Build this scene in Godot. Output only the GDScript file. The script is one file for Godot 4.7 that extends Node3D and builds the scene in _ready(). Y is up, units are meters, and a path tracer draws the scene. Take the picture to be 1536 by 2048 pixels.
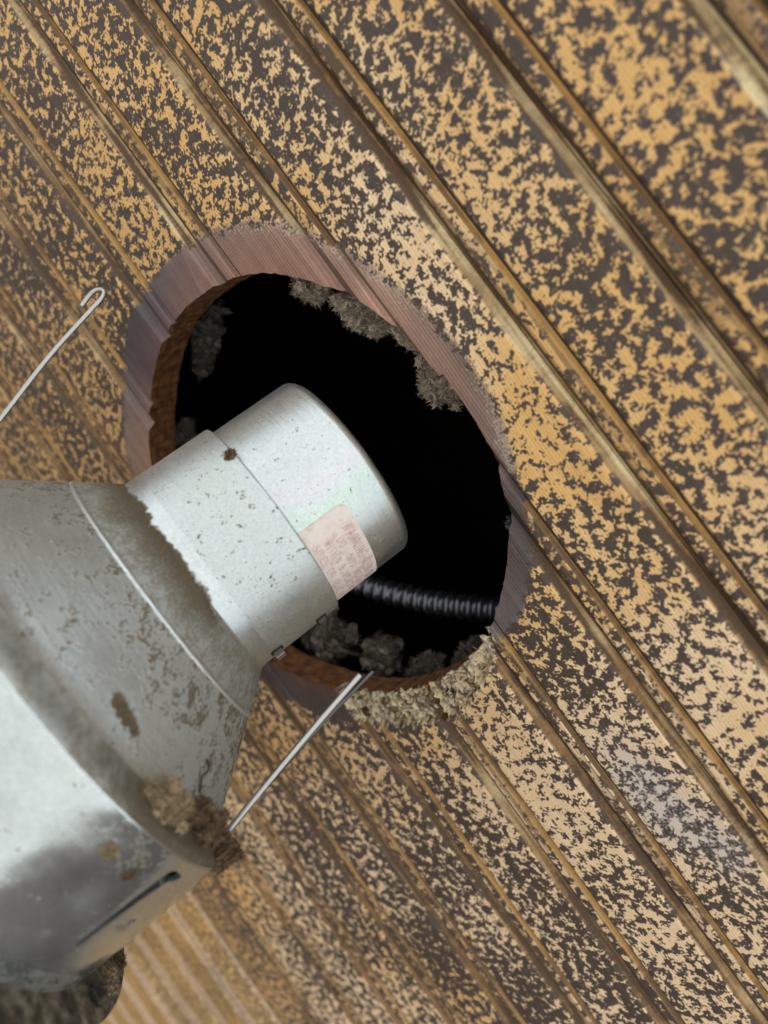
extends Node3D
# A weathered beaded wooden soffit seen from below, with a round hole sawn in it and a dusty recessed downlight
# hanging out of the hole. Plane coordinates (u across the planks, v along them, z up), in hole radii.

const R := 0.08            # hole radius in metres
const PITCH := 0.46964     # plank pitch in hole radii
const OFF := -0.05252
const SEAM := -0.07        # where two planks meet, in pitches from the groove line
const THICK := 0.17
const U0 := -3.4
const UW := 6.4
const V0 := -3.0
const VW := 6.2
const TEX := 2048
const VLO := -36.0
const VHI := 36.0

var rng := RandomNumberGenerator.new()
var used := {}
var M := {}
var rough_noise := FastNoiseLite.new()
var fine_noise := FastNoiseLite.new()

var AX := Vector3.ZERO      # lamp frame
var LE1 := Vector3.ZERO
var LE2 := Vector3.ZERO
var LA := Vector3.ZERO
const BASE_S := -1.44


func P(u: float, v: float, z: float) -> Vector3:
	return Vector3(u, z, -v) * R


func D(u: float, v: float, z: float) -> Vector3:
	return Vector3(u, z, -v).normalized()


# ------------------------------------------------------------------ naming
func numbered(called: String) -> String:
	var n: int = used.get(called, 0)
	used[called] = n + 1
	return called if n == 0 else "%s_%03d" % [called, n]


func tag(o: Node, label: String, category: String, group := "", kind := "") -> Node:
	if label: o.set_meta("label", label)
	if category: o.set_meta("category", category)
	if group: o.set_meta("group", group)
	if kind: o.set_meta("kind", kind)
	return o


func put(called: String, mesh: Mesh, parent: Node, mats: Array) -> MeshInstance3D:
	var o := MeshInstance3D.new()
	o.name = numbered(called) if parent == self else called
	o.mesh = mesh
	for i in mini(mats.size(), mesh.get_surface_count()):
		o.set_surface_override_material(i, mats[i])
	parent.add_child(o, true)
	return o


# ------------------------------------------------------------------ mesh collecting
class Geo:
	var v := PackedVector3Array()
	var n := PackedVector3Array()
	var t := PackedVector2Array()

	func tri(a: Vector3, b: Vector3, c: Vector3, na: Vector3, nb: Vector3, nc: Vector3, ta := Vector2.ZERO, tb := Vector2.ZERO, tc := Vector2.ZERO) -> void:
		var g := (c - a).cross(b - a)
		if g.dot(na + nb + nc) >= 0.0:
			v.append_array([a, b, c]); n.append_array([na, nb, nc]); t.append_array([ta, tb, tc])
		else:
			v.append_array([a, c, b]); n.append_array([na, nc, nb]); t.append_array([ta, tc, tb])

	func flat(a: Vector3, b: Vector3, c: Vector3, hint: Vector3, ta := Vector2.ZERO, tb := Vector2.ZERO, tc := Vector2.ZERO) -> void:
		var g := (c - a).cross(b - a)
		if g.length_squared() < 1e-22:
			return
		g = g.normalized()
		if g.dot(hint) < 0.0:
			g = -g
		tri(a, b, c, g, g, g, ta, tb, tc)

	func quad(a: Vector3, b: Vector3, c: Vector3, d: Vector3, hint: Vector3, ta := Vector2.ZERO, tb := Vector2.ZERO, tc := Vector2.ZERO, td := Vector2.ZERO) -> void:
		flat(a, b, c, hint, ta, tb, tc)
		flat(a, c, d, hint, ta, tc, td)

	func smooth(a: Vector3, b: Vector3, c: Vector3, d: Vector3, na: Vector3, nb: Vector3, nc: Vector3, nd: Vector3, ta := Vector2.ZERO, tb := Vector2.ZERO, tc := Vector2.ZERO, td := Vector2.ZERO) -> void:
		tri(a, b, c, na, nb, nc, ta, tb, tc)
		tri(a, c, d, na, nc, nd, ta, tc, td)

	func into(m: ArrayMesh) -> void:
		if v.is_empty():
			return
		var a := []
		a.resize(Mesh.ARRAY_MAX)
		a[Mesh.ARRAY_VERTEX] = v
		a[Mesh.ARRAY_NORMAL] = n
		a[Mesh.ARRAY_TEX_UV] = t
		m.add_surface_from_arrays(Mesh.PRIMITIVE_TRIANGLES, a)

	func mesh() -> ArrayMesh:
		var m := ArrayMesh.new()
		into(m)
		return m


func tube(path: PackedVector3Array, radius: float, sides := 12, swell = null) -> Geo:
	var g := Geo.new()
	var rings := []
	var norms := []
	var up := Vector3(0.31, 0.87, 0.38).normalized()
	var along := 0.0
	for i in path.size():
		var d := (path[mini(i + 1, path.size() - 1)] - path[maxi(i - 1, 0)]).normalized()
		up = (up - d * up.dot(d)).normalized()
		var w := d.cross(up)
		if i > 0:
			along += path[i].distance_to(path[i - 1])
		var r: float = radius * (swell.call(along) if swell != null else 1.0)
		var slope := 0.0
		if swell != null:
			slope = radius * (swell.call(along + 0.00005) - swell.call(along - 0.00005)) / 0.0001
		var ring := []
		var nn := []
		for k in sides + 1:
			var q := up * cos(TAU * k / sides) + w * sin(TAU * k / sides)
			ring.append(path[i] + q * r)
			nn.append((q - d * slope).normalized())
		rings.append(ring)
		norms.append(nn)
	for i in path.size() - 1:
		for k in sides:
			g.smooth(rings[i][k], rings[i][k + 1], rings[i + 1][k + 1], rings[i + 1][k], norms[i][k], norms[i][k + 1], norms[i + 1][k + 1], norms[i + 1][k], Vector2(float(k) / sides, i * 0.1), Vector2((k + 1.0) / sides, i * 0.1), Vector2((k + 1.0) / sides, (i + 1) * 0.1), Vector2(float(k) / sides, (i + 1) * 0.1))
	for e in [0, path.size() - 1]:
		var out := (path[e] - path[1 if e == 0 else e - 1]).normalized()
		for k in sides:
			g.flat(path[e] + out * radius * 0.25, rings[e][k], rings[e][k + 1], out)
	return g


func spline(pts: Array, steps: int) -> PackedVector3Array:
	var c := Curve3D.new()
	c.bake_interval = 0.0004
	for i in pts.size():
		var a: Vector3 = pts[maxi(i - 1, 0)]
		var b: Vector3 = pts[mini(i + 1, pts.size() - 1)]
		var t := (b - a) / 6.0
		var back: float = minf(t.length(), 0.33 * (pts[i] - a).length())
		var fore: float = minf(t.length(), 0.33 * (b - pts[i]).length())
		c.add_point(pts[i], -t.normalized() * back, t.normalized() * fore)
	var out := PackedVector3Array()
	for i in steps + 1:
		out.append(c.sample_baked(c.get_baked_length() * i / steps, true))
	return out


# ------------------------------------------------------------------ noise pictures
func noise_bytes(seed_: int, w: int, h: int, freq: float, octaves: int, gain := 0.5, kind := FastNoiseLite.TYPE_SIMPLEX_SMOOTH) -> PackedByteArray:
	var f := FastNoiseLite.new()
	f.seed = seed_
	f.noise_type = kind
	f.frequency = freq
	f.fractal_octaves = octaves
	f.fractal_gain = gain
	if octaves < 2:
		f.fractal_type = FastNoiseLite.FRACTAL_NONE
	return f.get_image(w, h, false, false, true).get_data()


func blend_bytes(a: PackedByteArray, b: PackedByteArray, share: float) -> PackedByteArray:
	var out := a.duplicate()
	for i in out.size():
		out[i] = int(a[i] * (1.0 - share) + b[i] * share)
	return out


func streak_bytes(seed_: int, w: int, h: int, freq: float, octaves: int, stretch_x: int, stretch_y: int) -> PackedByteArray:
	var f := FastNoiseLite.new()
	f.seed = seed_
	f.noise_type = FastNoiseLite.TYPE_SIMPLEX_SMOOTH
	f.frequency = freq
	f.fractal_octaves = octaves
	f.fractal_gain = 0.6
	var im := f.get_image(w / stretch_x, h / stretch_y, false, false, true)
	im.resize(w, h, Image.INTERPOLATE_CUBIC)
	return im.get_data()


func ctl(table: Array, x: float) -> float:
	if x <= table[0][0]: return table[0][1]
	for i in range(1, table.size()):
		if x <= table[i][0]:
			return lerpf(table[i - 1][1], table[i][1], (x - table[i - 1][0]) / (table[i][0] - table[i - 1][0]))
	return table[-1][1]


var rim_table := [[-180.0, 1.02], [-134.0, 1.013], [-117.0, 1.0], [-100.0, 1.014], [-89.0, 1.018], [-75.0, 1.007], [-65.0, 1.005], [-52.0, 1.0], [-43.0, 0.988], [-34.0, 0.98], [-22.0, 0.988], [-8.0, 0.975], [3.0, 0.995], [13.0, 1.015], [24.0, 1.022], [36.0, 1.016], [47.0, 1.0], [62.0, 0.994], [90.0, 0.975], [114.0, 0.971], [132.0, 0.973], [151.0, 1.015], [180.0, 1.02]]
var band_table := [[-180.0, 1.19], [-140.0, 1.2], [-110.0, 1.206], [-100.0, 1.232], [-83.0, 1.216], [-68.0, 1.2], [-46.0, 1.186], [-37.0, 1.15], [-21.0, 1.12], [-4.0, 1.105], [10.0, 1.115], [20.0, 1.095], [29.0, 1.085], [42.0, 1.098], [55.0, 1.09], [66.0, 1.035], [95.0, 1.03], [118.0, 1.1], [124.0, 1.14], [137.0, 1.17], [150.0, 1.186], [180.0, 1.19]]
var damage_table := [[58.0, 0.9], [64.0, 1.01], [70.0, 1.07], [78.0, 1.1], [85.0, 1.125], [91.0, 1.155], [98.0, 1.14], [108.0, 1.142], [116.0, 1.13], [122.0, 1.12], [126.0, 1.0], [130.0, 0.9]]


func rim(deg: float) -> float:
	return ctl(rim_table, deg) + 0.006 * fine_noise.get_noise_1d(deg * 6.0)


# ------------------------------------------------------------------ the soffit's painted face
func band_color(deg: float, k: float) -> Vector3:
	# colours of the strip that the trim used to cover, by direction round the hole (sRGB)
	var table := [[-180.0, Vector3(0.60, 0.50, 0.44)], [-135.0, Vector3(0.60, 0.50, 0.45)], [-118.0, Vector3(0.50, 0.44, 0.46)], [-108.0, Vector3(0.335, 0.315, 0.40)], [-92.0, Vector3(0.36, 0.335, 0.42)], [-80.0, Vector3(0.46, 0.39, 0.43)], [-66.0, Vector3(0.54, 0.42, 0.40)], [-45.0, Vector3(0.57, 0.43, 0.39)], [-20.0, Vector3(0.60, 0.47, 0.42)], [0.0, Vector3(0.56, 0.44, 0.40)], [14.0, Vector3(0.46, 0.37, 0.36)], [26.0, Vector3(0.37, 0.315, 0.33)], [45.0, Vector3(0.40, 0.37, 0.41)], [58.0, Vector3(0.45, 0.44, 0.50)], [70.0, Vector3(0.48, 0.40, 0.36)], [115.0, Vector3(0.42, 0.36, 0.36)], [128.0, Vector3(0.36, 0.32, 0.345)], [150.0, Vector3(0.33, 0.30, 0.33)], [180.0, Vector3(0.55, 0.46, 0.42)]]
	for i in range(1, table.size()):
		if deg <= table[i][0]:
			var c: Vector3 = table[i - 1][1].lerp(table[i][1], (deg - table[i - 1][0]) / (table[i][0] - table[i - 1][0]))
			var grey := (c.x + c.y + c.z) / 3.0
			return c.lerp(Vector3(grey, grey, grey), 0.42) * Vector3(1.0, 0.975, 0.93) * (0.88 if deg < -75.0 or deg > 25.0 else 1.0)
	return table[-1][1]


func soffit_rows(part: int, n_parts: int, src: Array, outs: Array) -> void:
	var mott: PackedByteArray = src[0]
	var low: PackedByteArray = src[1]
	var streak: PackedByteArray = src[2]
	var speck: PackedByteArray = src[3]
	var wide: PackedByteArray = src[4]
	var y0 := TEX * part / n_parts
	var y1 := TEX * (part + 1) / n_parts
	var col := PackedByteArray()
	col.resize((y1 - y0) * TEX * 3)
	var hgt := PackedByteArray()
	hgt.resize((y1 - y0) * TEX)
	var ci := 0
	for y in range(y0, y1):
		var v := V0 + VW * (y + 0.5) / TEX
		for x in TEX:
			var i := y * TEX + x
			var u := U0 + UW * (x + 0.5) / TEX
			var pitch_f := (u - OFF) / PITCH + 0.155
			var f := pitch_f - floorf(pitch_f) - 0.155
			var lo := low[i] / 255.0 - 0.5
			var st := streak[i] / 255.0 - 0.5
			var sp := speck[i] / 255.0 - 0.5
			var wd := wide[i] / 255.0 - 0.5
			var mo := mott[i] / 255.0 - 0.5
			# where the paint has worn through to tan wood
			var bias := -0.006 + lo * 0.20
			bias += 0.055 * exp(-((u - 1.25) * (u - 1.25)) / 0.10 - (v - 0.1) * (v - 0.1) / 0.9)
			bias += 0.07 * exp(-((u - 0.35) * (u - 0.35)) / 0.5 - (v - 1.75) * (v - 1.75) / 0.35)
			bias -= 0.07 * exp(-(u + 0.9) * (u + 0.9) / 1.2 - (v + 2.2) * (v + 2.2) / 1.0)
			bias -= 0.06 * exp(-(u + 1.1) * (u + 1.1) / 0.8 - (v - 1.9) * (v - 1.9) / 0.8)
			bias -= 0.05 * exp(-(u + 0.4) * (u + 0.4) / 0.5 - (v - 2.7) * (v - 2.7) / 0.4)
			var ridge := sin((u + 0.012 * wd + v * 0.035) * TAU / 0.0135)
			var m := clampf((mo + bias + sp * 0.06 + st * 0.10 + ridge * 0.006) * 14.0 + 0.5, 0.0, 1.0)
			m = m * m * (3.0 - 2.0 * m)
			var amber := clampf(0.5 + wd * 2.0 - (v - 0.3) * 0.30 + lo * 0.6, 0.0, 1.0)  # random tone, paler with v: the lower-right sheen is painted in here
			var tr := 0.885 - 0.045 * amber + sp * 0.07 + st * 0.07
			var tg := 0.78 - 0.105 * amber + sp * 0.07 + st * 0.07
			var tb := 0.635 - 0.205 * amber + sp * 0.06 + st * 0.06
			var rl := 1.0 + 0.03 * ridge * (0.4 + m)
			tr *= rl; tg *= rl; tb *= rl
			var dr := 0.285 + st * 0.06 + sp * 0.05
			var dg := 0.248 + st * 0.06 + sp * 0.05
			var db := 0.235 + st * 0.06 + sp * 0.05 + lo * 0.05
			# browner towards the left, with the light's falloff painted into the colour
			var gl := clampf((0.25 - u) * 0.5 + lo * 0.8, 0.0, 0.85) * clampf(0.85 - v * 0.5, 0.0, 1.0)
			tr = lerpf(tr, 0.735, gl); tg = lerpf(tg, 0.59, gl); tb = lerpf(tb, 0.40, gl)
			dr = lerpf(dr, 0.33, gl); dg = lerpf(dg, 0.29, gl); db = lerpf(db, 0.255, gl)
			var r := lerpf(dr, tr, m)
			var g := lerpf(dg, tg, m)
			var b := lerpf(db, tb, m)
			var h := 0.55 + 0.22 * (1.0 - m) + 0.07 * ridge + st * 0.12 + sp * 0.05
			# grooves: bare sloping faces with a wash of stain, lit and shaded walls painted in
			if f < 0.20:
				if f < -0.035:
					var k := clampf((f + 0.148 + st * 0.03 + lo * 0.02) / 0.018, 0.0, 1.0)
					var pale := clampf(0.10 + st * 2.0 + lo * 1.4 - v * 0.05 + (u - 0.8) * 0.22, 0.0, 1.0)
					var mk := clampf(0.5 + (st * 1.4 + lo * 0.5 + mo * 0.35 + 0.05) * 6.0, 0.0, 1.0)
					mk *= lerpf(0.78, 1.0, m)
					r = lerpf(r, lerpf(0.53, 0.85, pale) * lerpf(0.6, 1.0, mk) + sp * 0.08, k)
					g = lerpf(g, lerpf(0.40, 0.79, pale) * lerpf(0.6, 1.0, mk) + sp * 0.08, k)
					b = lerpf(b, lerpf(0.235, 0.63, pale) * lerpf(0.64, 1.0, mk) + sp * 0.08, k)
					h = 0.5 + st * 0.3
				elif f < 0.008:
					var k := clampf((f + 0.012) / 0.02, 0.0, 0.85)
					r = lerpf(0.235 + st * 0.12, r, k); g = lerpf(0.195 + st * 0.11, g, k); b = lerpf(0.155 + st * 0.09, b, k)
				elif f < 0.108:
					var k := clampf(0.78 - 2.0 * st, 0.4, 1.0)
					r = lerpf(0.40, r, k) ; g = lerpf(0.31, g, k); b = lerpf(0.20, b, k)
				elif f < 0.141:
					var w := clampf(0.5 + st * 3.0 + mo * 1.0, 0.0, 1.0)
					r = lerpf(0.44, 0.70, w); g = lerpf(0.335, 0.54, w); b = lerpf(0.21, 0.31, w)
					h = 0.5 + st * 0.3
				else:
					var k := clampf((f - 0.163 - st * 0.03) / 0.016, 0.0, 1.0)
					r = lerpf(0.19 + st * 0.08, r, k); g = lerpf(0.175 + st * 0.08, g, k); b = lerpf(0.18 + st * 0.07, b, k)
			# pale glare splotches painted in, low on the right of the hole
			var bl := clampf((exp(-((u - 0.62) * (u - 0.62)) / 0.012 - (v - 1.75) * (v - 1.75) / 0.05) + 0.7 * exp(-((u - 0.75) * (u - 0.75)) / 0.006 - (v - 2.0) * (v - 2.0) / 0.02)) * (0.2 + 3.0 * (sp + mo + 0.12)), 0.0, 0.65)
			r = lerpf(r, 0.72, bl); g = lerpf(g, 0.73, bl); b = lerpf(b, 0.78, bl)
			# the strip round the hole that the trim used to cover, and the torn wood beside it
			var q := u * u + v * v
			if q < 1.9 and q > 0.7:
				var rad := sqrt(q)
				var deg := rad_to_deg(atan2(v, u))
				var edge := ctl(band_table, deg) + mo * 0.085 + sp * 0.03
				var k := clampf((edge - rad) / 0.012 + 0.5, 0.0, 1.0)
				if k > 0.0:
					var bc := band_color(deg, 0.0)
					var tone := 1.0 + st * 0.2 + lo * 0.3 + mo * 0.12 + sp * 0.12 + (0.085 if deg > -85.0 and deg < 30.0 else 0.045) * ridge
					var warm := clampf((edge - rad) * 6.0, 0.0, 1.0) * 0.05
					var groove := 0.72 if (f > -0.07 and f < 0.03) or (f > 0.14 and f < 0.19) else 1.0
					r = lerpf(r, (bc.x + warm) * tone * groove, k); g = lerpf(g, bc.y * tone * groove, k); b = lerpf(b, (bc.z - warm * 0.3) * tone * groove, k)
					h = lerpf(h, 0.62 + 0.14 * ridge + st * 0.25, k)
					# chalky scuffs on the outer edge
					var sc := clampf((0.035 - absf(edge - rad - 0.02)) * 30.0, 0.0, 1.0) * clampf((sp + lo * 0.8 - 0.10) * 6.0, 0.0, 0.6)
					if deg > -60.0 and deg < 24.0:
						r = lerpf(r, 0.80, sc); g = lerpf(g, 0.75, sc); b = lerpf(b, 0.66, sc)
				if deg > 56.0 and deg < 132.0:
					var de := ctl(damage_table, deg) + mo * 0.09 + sp * 0.04
					var kd := clampf((de - rad) / 0.01 + 0.5, 0.0, 1.0)
					if kd > 0.0:
						var w := clampf(0.62 + st * 2.6 + sp * 1.6 + mo * 1.3, 0.0, 1.0)
						r = lerpf(r, lerpf(0.34, 0.86, w), kd); g = lerpf(g, lerpf(0.28, 0.80, w), kd); b = lerpf(b, lerpf(0.21, 0.66, w), kd)
						h = lerpf(h, 0.3 + 0.6 * w, kd)
			col[ci * 3] = int(clampf(r, 0.02, 0.95) * 255.0)
			col[ci * 3 + 1] = int(clampf(g, 0.02, 0.95) * 255.0)
			col[ci * 3 + 2] = int(clampf(b, 0.02, 0.95) * 255.0)
			hgt[ci] = int(clampf(h, 0.0, 1.0) * 255.0)
			ci += 1
	outs[part] = [col, hgt]


func soffit_material() -> StandardMaterial3D:
	var src := [blend_bytes(noise_bytes(11, TEX, TEX, 0.053, 3, 0.52), noise_bytes(17, TEX, TEX, 0.17, 2, 0.5), 0.36), noise_bytes(12, TEX, TEX, 0.0042, 3), streak_bytes(13, TEX, TEX, 0.07, 3, 1, 24), noise_bytes(14, TEX, TEX, 0.22, 2), noise_bytes(15, TEX, TEX, 0.0021, 2)]
	var parts := 8
	var outs := []
	outs.resize(parts)
	var job := WorkerThreadPool.add_group_task(func(k: int): soffit_rows(k, parts, src, outs), parts, 4, true)
	WorkerThreadPool.wait_for_group_task_completion(job)
	var col := PackedByteArray()
	var hgt := PackedByteArray()
	for o in outs:
		col.append_array(o[0])
		hgt.append_array(o[1])
	var m := StandardMaterial3D.new()
	m.resource_name = "weathered_painted_wood"
	m.albedo_texture = ImageTexture.create_from_image(Image.create_from_data(TEX, TEX, false, Image.FORMAT_RGB8, col))
	m.heightmap_enabled = true
	m.heightmap_texture = ImageTexture.create_from_image(Image.create_from_data(TEX, TEX, false, Image.FORMAT_L8, hgt))
	m.heightmap_scale = 0.028
	m.roughness = 0.5
	m.metallic_specular = 0.45
	return m


func gold_brightened_material(from: StandardMaterial3D, share: float) -> StandardMaterial3D:
	# boards farther back, their brighter light painted in as a lift toward gold
	var im: Image = from.albedo_texture.get_image().duplicate()
	im.resize(768, 768, Image.INTERPOLATE_LANCZOS)
	var d := im.get_data()
	for i in 768 * 768:
		var u := U0 + UW * ((i % 768) + 0.5) / 768.0
		var f := (u - OFF) / PITCH + 0.155
		f = f - floorf(f) - 0.155
		var groove := f < 0.20
		var c := Vector3(0.88, 0.80, 0.73) if groove else Vector3(0.83, 0.67, 0.40)  # pale groove lines paint in the glare on the far facets
		for k in 3:
			d[i * 3 + k] = int(lerpf(d[i * 3 + k], c[k] * 255.0, minf(share * 1.35, 0.62) if groove else share))
	var m: StandardMaterial3D = from.duplicate()
	m.resource_name = "gold_brightened_wood"
	m.albedo_texture = ImageTexture.create_from_image(Image.create_from_data(768, 768, false, Image.FORMAT_RGB8, d))
	return m


# ------------------------------------------------------------------ planks
var profile := [[-0.07, 0.036], [-0.04, 0.020], [0.008, 0.006], [0.02, 0.001], [0.035, 0.0], [0.10, 0.0], [0.112, 0.004], [0.130, 0.018], [0.137, 0.020], [0.15, 0.015], [0.178, 0.006], [0.19, 0.001], [0.21, 0.0], [0.835, 0.0], [0.85, 0.002], [0.865, 0.008], [0.917, 0.032], [0.93, 0.036]]


func face_height(local: float) -> float:
	return ctl(profile, local)


func chord(u: float, side: float) -> float:
	if absf(u) > 1.06:
		return 0.0
	var r := 1.0
	for k in 5:
		var s := r * r - u * u
		if s <= 0.0:
			return 0.0
		r = rim(rad_to_deg(atan2(side * sqrt(s), u)))
	var s := r * r - u * u
	return sqrt(s) if s > 0.0 else 0.0


func torn(u: float, v: float) -> float:
	var deg := rad_to_deg(atan2(v, u))
	if deg < 56.0 or deg > 132.0:
		return 0.0
	var rad := sqrt(u * u + v * v)
	var e := ctl(damage_table, deg) + 0.03 * rough_noise.get_noise_2d(u * 900.0, v * 260.0)
	var k := clampf((e - rad) / 0.02, 0.0, 1.0)
	if k <= 0.0:
		return 0.0
	return k * (0.036 + 0.05 * rough_noise.get_noise_2d(u * 520.0, v * 260.0 + 77.0) + 0.03 * fine_noise.get_noise_2d(u * 1600.0, v * 500.0))


func plank(n: int, parent: Node, vlo: float, vhi: float, far: bool) -> void:
	var ua := OFF + (n + SEAM) * PITCH
	var ub := ua + PITCH
	var gap := 0.0018
	if posmod(n, 4) == 0: gap = 0.007
	ua += gap
	var us := []
	for p in profile:
		us.append(clampf(OFF + (n + p[0]) * PITCH, ua, ub))
	var holed := not far and ub > -1.4 and ua < 1.4
	if holed:
		var x := ua
		while x < ub:
			us.append(x)
			x += 0.0025 if absf(absf(x) - 1.0) < 0.04 else 0.011
	us.sort()
	var face := Geo.new()
	var cut := Geo.new()
	var du := 0.0
	var dv := 0.0
	if far:
		# the same timber: another stretch of the painted face, moved by whole pitches
		du = (-7 + posmod(n * 3, 4) - n) * PITCH
		dv = fmod(absf(n * 1.37), 1.0) * VW
	else:
		dv = 0.0
	var down := Vector3.DOWN
	var bow := 0.004 * rough_noise.get_noise_1d(n * 91.0)
	for i in us.size() - 1:
		var a: float = us[i]
		var b: float = us[i + 1]
		if b - a < 1e-5:
			continue
		var fa := (a - OFF) / PITCH - n
		var fb := (b - OFF) / PITCH - n
		var za := face_height(fa) + bow
		var zb := face_height(fb) + bow
		for side in [-1.0, 1.0]:
			var ha := chord(a, side) if holed else 0.0
			var hb := chord(b, side) if holed else 0.0
			var end: float = vhi if side > 0.0 else -vlo
			var steps := []
			if holed:
				var count := 44 if side > 0.0 and a > -0.75 and a < 0.6 else 10
				for k in count + 1:
					steps.append(k)
				var pa: Vector3
				var pb: Vector3
				for k in steps.size():
					var off: float = 0.36 * k / count
					var va: float = side * (ha + off)
					var vb: float = side * (hb + off)
					var qa := P(a, va, za + torn(a, va))
					var qb := P(b, vb, zb + torn(b, vb))
					var ta := Vector2((a - U0) / UW, (va - V0) / VW)
					var tb := Vector2((b - U0) / UW, (vb - V0) / VW)
					if k > 0:
						var o0: float = 0.36 * (k - 1) / count
						var t0 := Vector2((a - U0) / UW, (side * (ha + o0) - V0) / VW)
						var t1 := Vector2((b - U0) / UW, (side * (hb + o0) - V0) / VW)
						face.quad(pa, pb, qb, qa, down, t0, t1, tb, ta)
					elif ha > 0.0 or hb > 0.0:
						# the sawn edge
						var inward := Vector3(-a, 0, side * ha)
						cut.quad(qa, qb, P(b, vb, THICK), P(a, va, THICK), inward, Vector2(a, 0) * 3.0, Vector2(b, 0) * 3.0, Vector2(b, THICK) * 3.0, Vector2(a, THICK) * 3.0)
					pa = qa
					pb = qb
				ha += 0.36
				hb += 0.36
				face.quad(pa, pb, P(b, side * end, zb), P(a, side * end, za), down, Vector2((a - U0) / UW, (side * ha - V0) / VW), Vector2((b - U0) / UW, (side * hb - V0) / VW), Vector2((b - U0) / UW, (side * end - V0) / VW), Vector2((a - U0) / UW, (side * end - V0) / VW))
			else:
				face.quad(P(a, 0, za), P(b, 0, zb), P(b, side * end, zb), P(a, side * end, za), down, Vector2((a + du - U0) / UW, (dv - V0) / VW), Vector2((b + du - U0) / UW, (dv - V0) / VW), Vector2((b + du - U0) / UW, (side * end + dv - V0) / VW), Vector2((a + du - U0) / UW, (side * end + dv - V0) / VW))
			var ca := chord(a, side) if holed else 0.0
			var cb := chord(b, side) if holed else 0.0
			cut.quad(P(a, side * ca, THICK), P(b, side * cb, THICK), P(b, side * end, THICK), P(a, side * end, THICK), Vector3.UP)
			cut.quad(P(a, side * end, za), P(b, side * end, zb), P(b, side * end, THICK), P(a, side * end, THICK), Vector3(0, 0, -side))
	for e in [0, 1]:
		var u: float = ua if e == 0 else ub
		var z := face_height((u - OFF) / PITCH - n) + bow
		for side in [-1.0, 1.0]:
			var h := chord(u, side) if holed else 0.0
			var end: float = vhi if side > 0.0 else -vlo
			cut.quad(P(u, side * h, z), P(u, side * end, z), P(u, side * end, THICK), P(u, side * h, THICK), Vector3(-1 if e == 0 else 1, 0, 0))
	var mesh := ArrayMesh.new()
	face.into(mesh)
	cut.into(mesh)
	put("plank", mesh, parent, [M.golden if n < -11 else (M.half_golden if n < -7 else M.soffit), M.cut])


# ------------------------------------------------------------------ fluff and dirt
func lump(g: Geo, at: Vector3, ax: Vector3, ay: Vector3, az: Vector3, seed_: int, rough := 0.35, nu := 26, nv := 16) -> void:
	var f := FastNoiseLite.new()
	f.seed = seed_
	f.frequency = 1.1
	f.fractal_octaves = 4
	f.fractal_gain = 0.62
	var grid := []
	for j in nv + 1:
		var row := []
		for i in nu + 1:
			var th := TAU * (i % nu) / nu
			var ph := PI * j / nv
			var d := Vector3(sin(ph) * cos(th), cos(ph), sin(ph) * sin(th))
			var k := 1.0 + rough * 2.4 * f.get_noise_3dv(d * 1.6)
			row.append(at + (ax * d.x + ay * d.y + az * d.z) * k)
		grid.append(row)
	for j in nv:
		for i in nu:
			var c: Vector3 = (grid[j][i] + grid[j + 1][i + 1]) * 0.5 - at
			g.quad(grid[j][i], grid[j][i + 1], grid[j + 1][i + 1], grid[j + 1][i], c)


func fibres(g: Geo, at: Vector3, ax: Vector3, ay: Vector3, az: Vector3, count: int, length: float, width: float) -> void:
	for k in count:
		var d := Vector3(rng.randfn(), rng.randfn(), rng.randfn()).normalized()
		var p := at + (ax * d.x + ay * d.y + az * d.z) * rng.randf_range(0.8, 1.15)
		var out := ((ax * d.x + ay * d.y + az * d.z).normalized() + Vector3(rng.randfn(), rng.randfn(), rng.randfn()) * 0.6).normalized()
		var side := out.cross(Vector3(rng.randfn(), rng.randfn(), rng.randfn())).normalized()
		var l := length * rng.randf_range(0.4, 1.5)
		var w := width * rng.randf_range(0.5, 1.6)
		var bend := Vector3(rng.randfn(), rng.randfn(), rng.randfn()) * l * 0.25
		var mid := p + out * l * 0.5 + bend
		var tip := p + out * l + bend * 0.6
		g.quad(p - side * w, p + side * w, mid + side * w * 0.8, mid - side * w * 0.8, out.cross(side))
		g.flat(mid - side * w * 0.8, mid + side * w * 0.8, tip, out.cross(side))


func clump(called: String, at: Vector3, ax: Vector3, ay: Vector3, az: Vector3, seed_: int, count: int, length: float, mat: Material, label: String, category: String, group := "", subs := 5, rough := 0.35) -> void:
	var g := Geo.new()
	rng.seed = seed_
	lump(g, Vector3.ZERO, ax * 0.62, ay * 0.62, az * 0.62, seed_, rough)
	fibres(g, Vector3.ZERO, ax * 0.8, ay * 0.8, az * 0.8, count * 3, length * 0.6, length * 0.035)
	for k in subs * 7:
		var d := Vector3(rng.randfn(), rng.randfn(), rng.randfn()).normalized() * rng.randf_range(0.35, 1.2)
		var c := ax * d.x + ay * d.y + az * d.z
		var s := rng.randf_range(0.08, 0.30)
		var tw := Basis(Vector3(rng.randfn(), rng.randfn(), rng.randfn()).normalized(), rng.randf() * PI)
		lump(g, c, tw * (ax * s * 1.3), tw * (ay * s * 0.7), tw * (az * s), seed_ + k + 1, rough * 1.3, 14, 9)
		fibres(g, c, ax * s, ay * s, az * s, count / 4, length * 0.5, length * 0.035)
	var o := put(called, g.mesh(), self, [mat])
	o.position = at
	tag(o, label, category, group)


func simple_mat(called: String, c: Color, rough: float, metal := 0.0) -> StandardMaterial3D:
	var m := StandardMaterial3D.new()
	m.resource_name = called
	m.albedo_color = c
	m.roughness = rough
	m.metallic = metal
	return m


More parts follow.
